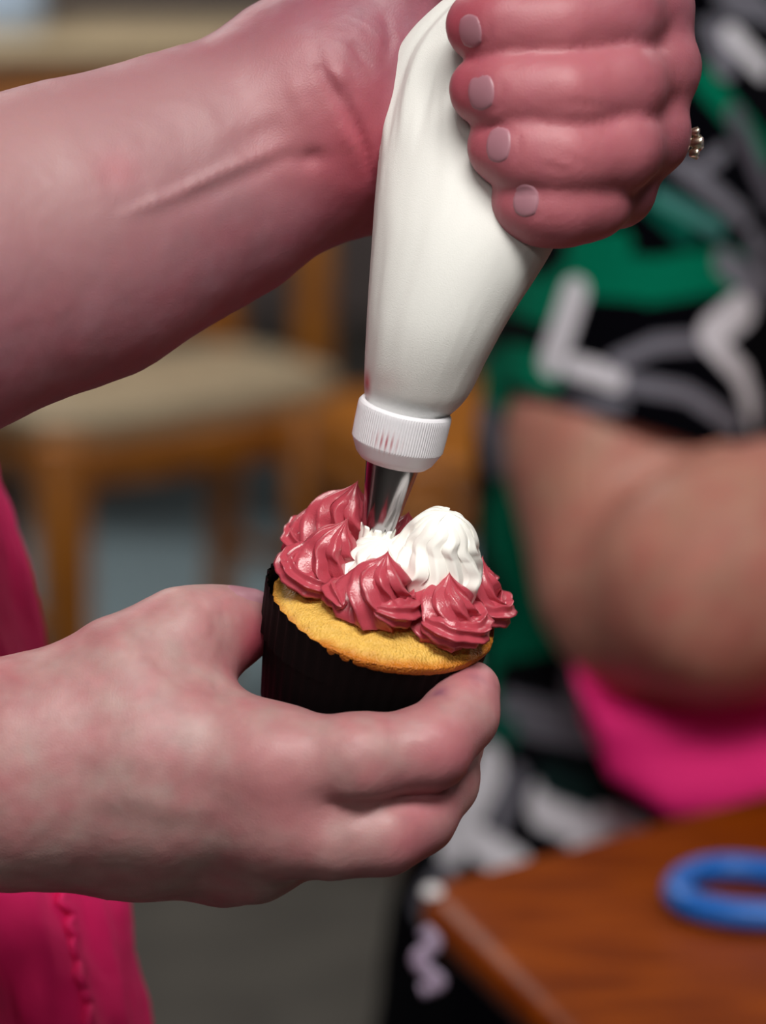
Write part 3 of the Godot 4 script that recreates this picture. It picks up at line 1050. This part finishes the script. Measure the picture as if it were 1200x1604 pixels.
# ------------------------------------------------------------------ piping bag with coupler and tip
func piping_bag() -> void:
	var tip_at := spot(587, 850, -2)
	var up := Vector3(0.215, 0.94, 0.26).normalized()
	var right := (Vector3.RIGHT - up * up.x).normalized()
	var B := Basis(right, up, right.cross(up))
	var root := thing("piping_bag", "white cloth piping bag full of icing with a plastic collar and metal tip", "piping bag", Transform3D(tilt * B, out_world(tip_at)))
	# metal tip: a tapered cone with teeth cut in its mouth
	var teeth := 8
	var prof := [[0.0, 0.0038], [0.1, 0.0042], [0.25, 0.0050], [0.5, 0.0060], [0.75, 0.0071], [1.0, 0.0081]]
	var Ln := 0.028
	part("tip", rings(teeth * 12, 40, func(u: float, v: float) -> Vector3:
		var inner := v > 0.5
		var t := v * 2.0 if not inner else (1.0 - v) * 2.0
		var saw := absf(fposmod(u * teeth, 1.0) * 2.0 - 1.0)           # 0 at the notch, 1 at the tooth point
		var y := lerpf(0.0056 * (1.0 - saw), Ln, t)
		var s := y / Ln
		var i := 0
		while i < prof.size() - 2 and s > prof[i + 1][0]: i += 1
		var r := lerpf(prof[i][1], prof[i + 1][1], clampf((s - prof[i][0]) / (prof[i + 1][0] - prof[i][0]), 0, 1))
		if inner: r -= 0.00035
		return Vector3(cos(TAU * u) * r, y, sin(TAU * u) * r), false), M.steel, root)
	part("icing", rings(teeth * 10, 12, func(u: float, v: float) -> Vector3:
		var notch := absf(cos(PI * u * teeth))
		var r := lerpf(0.0042, 0.0047, v) * lerpf(0.86, 1.06, notch) * (1.0 if v < 0.9 else 0.6)
		return Vector3(cos(TAU * u) * r, lerpf(-0.002, 0.0062, v), sin(TAU * u) * r)), M.white_cream, root)
	# collar (coupling nut) with fine ribs
	var cp := [[0.0078, 0.0236], [0.0092, 0.0233], [0.0106, 0.0247], [0.0122, 0.0279], [0.01245, 0.0286], [0.0126, 0.0321], [0.0127, 0.0373], [0.0126, 0.0383], [0.0121, 0.0390], [0.0112, 0.0390], [0.0108, 0.0381]]
	var stain := rgb(178, 66, 84).srgb_to_linear()
	var white := rgb(236, 236, 242).srgb_to_linear()
	part("collar", rings(432, 40, func(u: float, v: float) -> Vector3:
		var t := v * (cp.size() - 1)
		var i := mini(int(t), cp.size() - 2)
		var r := lerpf(cp[i][0], cp[i + 1][0], t - i)
		var y := lerpf(cp[i][1], cp[i + 1][1], t - i)
		if y > 0.0283 and y < 0.0383 and i < 8: r += 0.0001 * cos(TAU * u * 108.0)
		return Vector3(cos(TAU * u) * r, y, sin(TAU * u) * r), true,
		func(u: float, v: float, p: Vector3) -> Color:
			var a := fposmod(u * 360.0 - 108.0 + 180.0, 360.0) - 180.0         # round the collar, from the smudge
			var k := exp(-pow(a / 15.0, 2.0) - pow((p.y - 0.0309) / 0.0022, 2.0)) * smoothstep(-0.4, 0.9, cos(TAU * u * 54.0))
			return white.lerp(stain, clampf(k * 0.9, 0, 1))), M.plastic, root)
	# bag: sections in the bench frame, from inside the collar up into the fist
	var inv := Transform3D(B, tip_at).affine_inverse()
	var rows := [[668, 630, 56, 54, 3], [640, 636, 64, 64, 4], [600, 655, 84, 82, 7], [500, 686, 110, 106, 10], [378, 727, 143, 116, 7], [250, 748, 156, 104, 0], [150, 756, 156, 90, -4], [75, 764, 138, 76, -4], [10, 784, 98, 60, -2], [-45, 812, 50, 46, 0], [-90, 825, 40, 38, 0], [-140, 845, 62, 50, 0], [-190, 862, 84, 60, 0]]
	var cream := rgb(219, 220, 217).srgb_to_linear()
	var pink := rgb(196, 92, 98).srgb_to_linear()
	part("bag", rings(160, 150, func(u: float, v: float) -> Vector3:
		var t := v * (rows.size() - 1)
		var k := mini(int(t), rows.size() - 2)
		var f := t - k
		var val := []
		for c in 5:
			var p0: float = rows[maxi(k - 1, 0)][c]; var p1: float = rows[k][c]; var p2: float = rows[k + 1][c]; var p3: float = rows[mini(k + 2, rows.size() - 1)][c]
			val.append(cubic_interpolate(p1, p2, p0, p3, f))
		var q := spot(val[1], val[0], val[4])
		var a := TAU * u
		var pleat := smoothstep(430.0, 60.0, val[0])
		var seam := 1.0 + pleat * (0.035 * noise.get_noise_2d(cos(a) * 28.0 + v * 4.0, sin(a) * 28.0) + 0.05 * pow(absf(sin(a * 5.0 + v * 5.0)), 3.0) * smoothstep(200.0, -20.0, val[0]))
		for q2 in [[1.92, 0.045], [2.16, -0.05], [2.38, 0.04], [2.62, -0.03], [1.72, -0.03]]:
			var off: float = a - float(q2[0]) - 0.0012 * (val[0] - 130.0) * (float(q2[0]) - 1.6)
			seam += float(q2[1]) * exp(-off * off / 0.006) * smoothstep(265.0, 150.0, val[0])
		seam += 0.012 * noise.get_noise_3d(cos(a) * 22.0, sin(a) * 22.0, v * 60.0)
		var sag: float = 0.27 * val[3] * PX * sin(a) * (1.0 - smoothstep(600.0, 400.0, val[0]))
		return inv * (q + Vector3(cos(a) * val[2] * PX, -sag + 0.2 * val[2] * PX * cos(a) * (1.0 - smoothstep(640.0, 560.0, val[0])) * -1.0, sin(a) * val[3] * PX) * seam), true,
		func(u: float, v: float, p: Vector3) -> Color:
			var q := pix((Transform3D(B, tip_at)) * p)
			var k := 0.0
			if sin(TAU * u) > -0.3:
				k = exp(-pow((q.x - 575.0) / 5.0, 2.0) - pow((q.y - 600.0) / 18.0, 2.0)) * 0.9
				k += 0.13 * exp(-pow((q.x - 600.0) / 28.0, 2.0) - pow((q.y - 600.0) / 22.0, 2.0))
			return cream.lerp(pink, clampf(k, 0, 1))), M.bag, root)

# ------------------------------------------------------------------ the person who pipes: two arms, hands, pink shirt
func baker() -> void:
	var cell := 0.00125
	var tone := rgb(168, 124, 124).srgb_to_linear()               # the hand below
	var flush_shade := rgb(142, 84, 98).srgb_to_linear()              # the arm above: flushed, and darkened to stand in for shade
	var red := rgb(172, 72, 88).srgb_to_linear()
	var rosy := rgb(172, 98, 108).srgb_to_linear()
	var base := spot(-500, 1900, -130)
	var root := thing("person", "person in a bright pink shirt, piping icing with one hand and holding the cupcake", "person", Transform3D(tilt, out_world(base)))
	# ---- hand under the cupcake
	var S := func(q: Array) -> Vector3: return spot(q[0], q[1], q[2])
	var pts := func(list: Array) -> Array:
		var o := []
		for q in list: o.append(spot(q[0], q[1], q[2]))
		return o
	var fr := Field.new(spot(-330, 860, -85), spot(800, 1540, 65), cell)
	var mm := func(a: Array) -> Array:
		var o := []
		for r in a: o.append(r * 0.001)
		return o
	# forearm and wrist
	fr.chain(pts.call([[-420, 1250, -5], [-150, 1225, 6], [60, 1215, 10]]), mm.call([34, 29, 25]), 0.012, 0.012, 0.012, Vector3(0.1, 0.1, 1).normalized(), 1.3)
	# back of the hand
	fr.chain(pts.call([[40, 1165, 10], [240, 1160, 16], [430, 1200, 26]]), mm.call([20, 16.5, 11.5]), 0.01, 0.012, 0.012)
	fr.chain(pts.call([[40, 1215, 10], [240, 1235, 16], [435, 1292, 22]]), mm.call([20, 17, 11.4]), 0.01, 0.012, 0.012)
	fr.chain(pts.call([[40, 1250, 6], [230, 1285, 8], [400, 1340, 8]]), mm.call([20, 15.5, 10.5]), 0.01, 0.012, 0.012)
	fr.chain(pts.call([[30, 1285, 0], [210, 1318, -2], [350, 1352, -6]]), mm.call([16, 13, 9.5]), 0.01, 0.012, 0.012)
	# thumb
	fr.chain(pts.call([[60, 1150, 6], [190, 1062, 8], [285, 1000, 3], [345, 988, -5], [392, 974, -11]]), mm.call([18, 15, 12.2, 10.6, 8.8]), 0.008, 0.014, 0.008)
	# web between thumb and index finger
	fr.chain(pts.call([[240, 1090, 8], [330, 1150, 12], [430, 1165, 18]]), mm.call([12, 9, 7]), 0.01, 0.016, 0.016)
	# index, middle, ring, little finger
	fr.chain(pts.call([[430, 1200, 27], [560, 1190, 31], [672, 1172, 27], [722, 1120, 17], [740, 1080, 9]]), mm.call([12.2, 11.2, 10.2, 9.0, 7.6]), 0.006, 0.012, 0.0012)
	fr.chain(pts.call([[435, 1298, 23], [520, 1312, 26], [600, 1308, 25], [655, 1278, 19], [695, 1225, 9], [718, 1165, -3]]), mm.call([11.4, 9.9, 9.6, 9.2, 8.3, 7.2]), 0.006, 0.010, 0.0012)
	fr.chain(pts.call([[400, 1340, 7], [510, 1314, -1], [580, 1278, -15], [615, 1235, -27]]), mm.call([10.4, 9.0, 8.0, 6.8]), 0.006, 0.010, 0.0012)
	fr.chain(pts.call([[350, 1352, -6], [460, 1328, -14], [530, 1300, -26], [580, 1270, -36]]), mm.call([9.2, 8.0, 7.4, 6.4]), 0.006, 0.010, 0.0012)
	var marks := marked([
		[[Vector2(508, 1262), Vector2(560, 1262), Vector2(640, 1250)], 8.0, -0.7],
		[[Vector2(345, 1085), Vector2(335, 1060)], 7.0, -0.5],
		[[Vector2(330, 960), Vector2(336, 985), Vector2(330, 1010)], 7.0, -0.3],
		[[Vector2(348, 948), Vector2(352, 980)], 6.0, -0.25],
		[[Vector2(690, 1085), Vector2(712, 1092)], 4.0, -0.35], [[Vector2(738, 1066), Vector2(748, 1078)], 4.0, -0.3],
		[[Vector2(650, 1130), Vector2(668, 1160)], 8.0, -0.25],
		[[Vector2(150, 1270), Vector2(250, 1300), Vector2(400, 1270)], 22.0, -0.3],
		[[Vector2(100, 1180), Vector2(260, 1190), Vector2(400, 1210)], 26.0, 0.4],
		[[Vector2(110, 1240), Vector2(270, 1262), Vector2(410, 1295)], 22.0, 0.3]])
	var patches := [[spot(440, 1235, 38), 0.014, rgb(172, 112, 116).srgb_to_linear()], [spot(690, 1190, 30), 0.013, rosy], [spot(745, 1070, 15), 0.008, rosy], [spot(560, 1262, 20), 0.006, red], [spot(400, 1010, 0), 0.010, red], [spot(640, 1340, 25), 0.012, rosy], [spot(700, 1092, 22), 0.0022, rgb(112, 66, 92).srgb_to_linear()], [spot(688, 1090, 24), 0.0018, rgb(112, 66, 92).srgb_to_linear()], [spot(743, 1072, 18), 0.002, rgb(116, 70, 96).srgb_to_linear()]]
	var s := skin(fr, base, tone, marks, patches)
	# ---- hand round the bag
	var fl := Field.new(spot(-330, -420, -105), spot(1180, 740, 75), cell)
	fl.chain(pts.call([[-420, 520, 40], [-120, 440, 20], [120, 362, 0], [330, 272, -14], [520, 166, -24]]), mm.call([42, 39, 36.5, 31, 24.5]), 0.02, 0.012, 0.012, Vector3(0.1, -0.05, 1).normalized(), 1.22)
	# palm behind the bag
	fl.chain(pts.call([[500, 190, -26], [640, 90, -38], [880, 10, -40]]), mm.call([23, 17, 12]), 0.015, 0.02, 0.02)
	fl.chain(pts.call([[500, 190, -26], [650, 140, -40], [900, 105, -42]]), mm.call([23, 17, 12]), 0.015, 0.02, 0.02)
	fl.chain(pts.call([[500, 182, -26], [650, 185, -40], [890, 205, -42]]), mm.call([20, 16, 11.5]), 0.015, 0.02, 0.02)
	fl.chain(pts.call([[500, 192, -26], [640, 235, -38], [850, 290, -38]]), mm.call([17.5, 14.5, 10.5]), 0.015, 0.02, 0.02)
	# thumb, up over the gathered top of the bag
	fl.chain(pts.call([[520, 120, -20], [640, -30, -22], [740, -120, -8], [830, -130, 14], [900, -110, 24]]), mm.call([22, 17, 12, 11, 9]), 0.008, 0.02, 0.006)
	# fingers: from the knuckles behind, round the right side, tips on the front
	fl.chain(pts.call([[880, 10, -40], [995, 0, -27], [1010, 14, -2], [956, 26, 19], [870, 42, 26], [790, 42, 25], [748, 40, 20]]), mm.call([11.5, 11.0, 11.2, 11.0, 10.2, 9.6, 8.2]), 0.010, 0.014, 0.0016)
	fl.chain(pts.call([[900, 105, -42], [1008, 92, -27], [1020, 106, -1], [962, 134, 20], [880, 150, 29], [800, 147, 27], [753, 140, 22]]), mm.call([11.5, 11.0, 11.2, 11.0, 10.2, 9.6, 8.2]), 0.010, 0.014, 0.0016)
	fl.chain(pts.call([[890, 205, -42], [1000, 200, -27], [1008, 208, 0], [960, 232, 20], [880, 246, 28], [820, 238, 27], [780, 228, 23]]), mm.call([11.2, 10.4, 10.6, 10.4, 9.9, 9.0, 7.8]), 0.010, 0.014, 0.0016)
	fl.chain(pts.call([[850, 290, -38], [950, 288, -24], [966, 296, 0], [925, 314, 17], [880, 320, 24], [842, 319, 24], [819, 317, 23]]), mm.call([10.2, 9.0, 8.4, 8.2, 8.2, 7.8, 7.0]), 0.010, 0.014, 0.0016)
	var marks2 := marked([
		[[Vector2(190, 338), Vector2(270, 306), Vector2(350, 268), Vector2(448, 228)], 10.0, 0.85], [[Vector2(260, 336), Vector2(360, 290), Vector2(450, 248), Vector2(515, 250)], 14.0, -0.65],
		[[Vector2(470, 250), Vector2(510, 245)], 16.0, -1.2], [[Vector2(500, 110), Vector2(545, 165), Vector2(572, 230), Vector2(585, 290)], 8.0, -1.3], [[Vector2(525, 105), Vector2(545, 135)], 10.0, 0.8], [[Vector2(530, 190), Vector2(555, 240)], 12.0, 0.7],
		[[Vector2(545, 60), Vector2(585, 110)], 9.0, -0.7], [[Vector2(488, 55), Vector2(515, 140), Vector2(556, 205)], 7.0, -0.6], [[Vector2(600, 20), Vector2(612, 60), Vector2(604, 100)], 8.0, -0.6], [[Vector2(455, 120), Vector2(480, 190)], 12.0, 0.5], [[Vector2(360, 230), Vector2(450, 190)], 20.0, -0.7],
		[[Vector2(860, 235), Vector2(900, 250), Vector2(930, 262)], 5.0, -0.3], [[Vector2(850, 255), Vector2(890, 270)], 5.0, -0.3], [[Vector2(880, 160), Vector2(960, 168)], 6.0, -0.25],
		[[Vector2(765, 30), Vector2(768, 50), Vector2(762, 68), Vector2(745, 74)], 5.0, -0.35], [[Vector2(784, 122), Vector2(788, 145), Vector2(782, 168), Vector2(760, 178)], 5.0, -0.35],
		[[Vector2(770, 200), Vector2(790, 200), Vector2(812, 215), Vector2(812, 240), Vector2(800, 258)], 5.0, -0.35], [[Vector2(815, 292), Vector2(835, 294), Vector2(852, 310), Vector2(848, 335), Vector2(830, 345)], 5.0, -0.35],
		[[Vector2(748, 205), Vector2(775, 195), Vector2(795, 200)], 4.0, -0.3]])
	var tips := [[spot(735, 40, 30), 0.013, red], [spot(738, 140, 32), 0.013, red], [spot(762, 226, 32), 0.012, red], [spot(800, 318, 30), 0.012, red], [spot(860, 180, 36), 0.012, rosy], [spot(870, 350, 30), 0.012, red], [spot(900, 280, 36), 0.010, rosy], [spot(200, 260, 20), 0.006, red],
		[spot(450, 190, 8), 0.02, rosy], [spot(860, 60, 36), 0.02, rosy], [spot(900, 150, 38), 0.022, rosy], [spot(900, 240, 36), 0.022, rosy], [spot(900, 320, 32), 0.022, rosy], [spot(1000, 120, 10), 0.02, rosy], [spot(560, 230, 0), 0.016, red], [spot(60, 210, 40), 0.045, rgb(166, 126, 128).srgb_to_linear()], [spot(300, 150, 25), 0.03, rgb(162, 120, 124).srgb_to_linear()], [spot(190, 255, 34), 0.006, rosy]]  # pale patches on the upper side of the arm paint light from above
	s = skin(fl, base, flush_shade, marks2, tips, s[0], s[1], s[2])
	# ---- upper arms and shoulders, outside the picture
	var fu := Field.new(spot(-2000, -900, -420), spot(-250, 1500, 160), 0.012)
	fu.chain(pts.call([[-380, 1232, -5], [-900, 1270, -20], [-1250, 600, -30], [-1300, -120, -60]]), mm.call([34, 40, 46, 55]), 0.03, 0.03, 0.03)
	fu.chain(pts.call([[-380, 510, 36], [-560, 560, 30], [-1100, 200, -200], [-1350, -150, -300]]), mm.call([43, 44, 46, 55]), 0.03, 0.03, 0.03)
	s = skin(fu, base, tone, [], [], s[0], s[1], s[2])
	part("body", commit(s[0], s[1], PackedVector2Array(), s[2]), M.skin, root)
	# ---- nails
	var nails := [
		[fl, [740, 48, 30], Vector3(-1, -0.15, 0.1), Vector3(-0.34, -0.18, 1.0), 4.2, 4.9], [fl, [756, 145, 34], Vector3(-1, -0.05, 0.1), Vector3(-0.34, -0.02, 1.0), 4.6, 5.3],
		[fl, [784, 228, 34], Vector3(-1, 0.05, 0.1), Vector3(-0.34, 0.0, 1.0), 4.2, 5.2], [fl, [827, 316, 32], Vector3(-1, 0.1, 0.1), Vector3(-0.34, 0.02, 1.0), 4.0, 4.6],
		[fr, [392, 938, -6], Vector3(1, 0.2, -0.4), Vector3(-0.15, 0.75, 0.65), 5.8, 5.2]]
	for q in nails:
		var at := spot(q[1][0], q[1][1], q[1][2])
		part("fingernail", nail(q[0], at, (q[2] as Vector3).normalized(), (q[3] as Vector3).normalized(), q[4] * 0.001, q[5] * 0.001, base), M.nail, root)
	# ---- shirt: the body's front edge at the left, folds, a wavy front edge
	var rows := [[-700, -1500, -420], [200, -1500, -180], [600, -1480, -60], [770, -1480, -2], [990, -1480, 62], [1200, -1480, 132], [1410, -1480, 198], [1604, -1480, 232], [1900, -1480, 262]]
	var shirt_point := func(u: float, v: float, out: float) -> Vector3:
		var t := v * (rows.size() - 1)
		var k := mini(int(t), rows.size() - 2)
		var f := t - k
		var y := lerpf(rows[k][0], rows[k + 1][0], f)
		var l := lerpf(rows[k][1], rows[k + 1][1], f)
		var r := lerpf(rows[k][2], rows[k + 1][2], f)
		var q := spot((l + r) * 0.5, y, -160)
		var hw := (r - l) * 0.5 * PX * (1.0 + 0.16 / FOCUS)
		var a := TAU * u
		var fold := 0.006 * noise.get_noise_2d(a * 40.0 + v * 10.0, v * 30.0) + 0.0025 * noise.get_noise_2d(a * 130.0, v * 60.0 + a * 40.0)
		return q + Vector3(cos(a) * (hw + fold + out), 0, sin(a) * (0.125 + fold * 1.6 + out)) - base
	var shirt := part("shirt", rings(220, 110, func(u: float, v: float) -> Vector3: return shirt_point.call(u, v, 0.0)), M.shirt, root)
	var seam := []
	for k in 60:
		var v := lerpf(0.66, 0.97, k / 59.0)
		seam.append(shirt_point.call(0.062 + 0.0022 * sin(k * 1.15 + 2.0 * sin(k * 0.31)) + 0.0012 * sin(k * 1.9) + 0.012 * k / 59.0, v, 0.001))
	part("wavy_edge", tube(seam, spread([0.0016, 0.0018], 60), 8), M.shirt, shirt)
	# ---- ring on the ring finger
	var rc := spot(1022, 212, -8)
	var rg := thing("ring", "pale gold ring with clear stones on the gripping hand's ring finger", "ring", Transform3D(tilt, out_world(rc)))
	var loop := []
	for k in 41:
		var a := TAU * k / 40.0
		loop.append(Vector3(cos(a) * 0.0098, sin(a) * 0.0096, cos(a) * 0.0012))
	part("band", tube(loop, spread([0.0009, 0.0009], 41), 8), M.gold, rg)
	for e in [[Vector3(0.0128, -0.0022, 0.002), 0.0021], [Vector3(0.0118, -0.0052, 0.0026), 0.0016], [Vector3(0.0120, 0.0006, 0.0026), 0.0014]]:
		var r: float = e[1]
		var c: Vector3 = e[0]
		part("stone", rings(8, 4, func(u: float, v: float) -> Vector3:
			var k: float = [0.05, 0.62, 1.0, 0.7, 0.6][int(round(v * 4))]
			var h: float = [-0.9, -0.25, 0.1, 0.42, 0.45][int(round(v * 4))]
			return c + Vector3(h * r, cos(TAU * u) * r * k, sin(TAU * u) * r * k)), M.gem, rg)
		part("setting", rings(8, 3, func(u: float, v: float) -> Vector3:
			var k: float = [0.5, 0.8, 1.05, 1.08][int(round(v * 3))]
			var h: float = [-1.3, -0.9, -0.2, 0.1][int(round(v * 3))]
			return c + Vector3(h * r, cos(TAU * u) * r * k, sin(TAU * u) * r * k)), M.gold, rg)
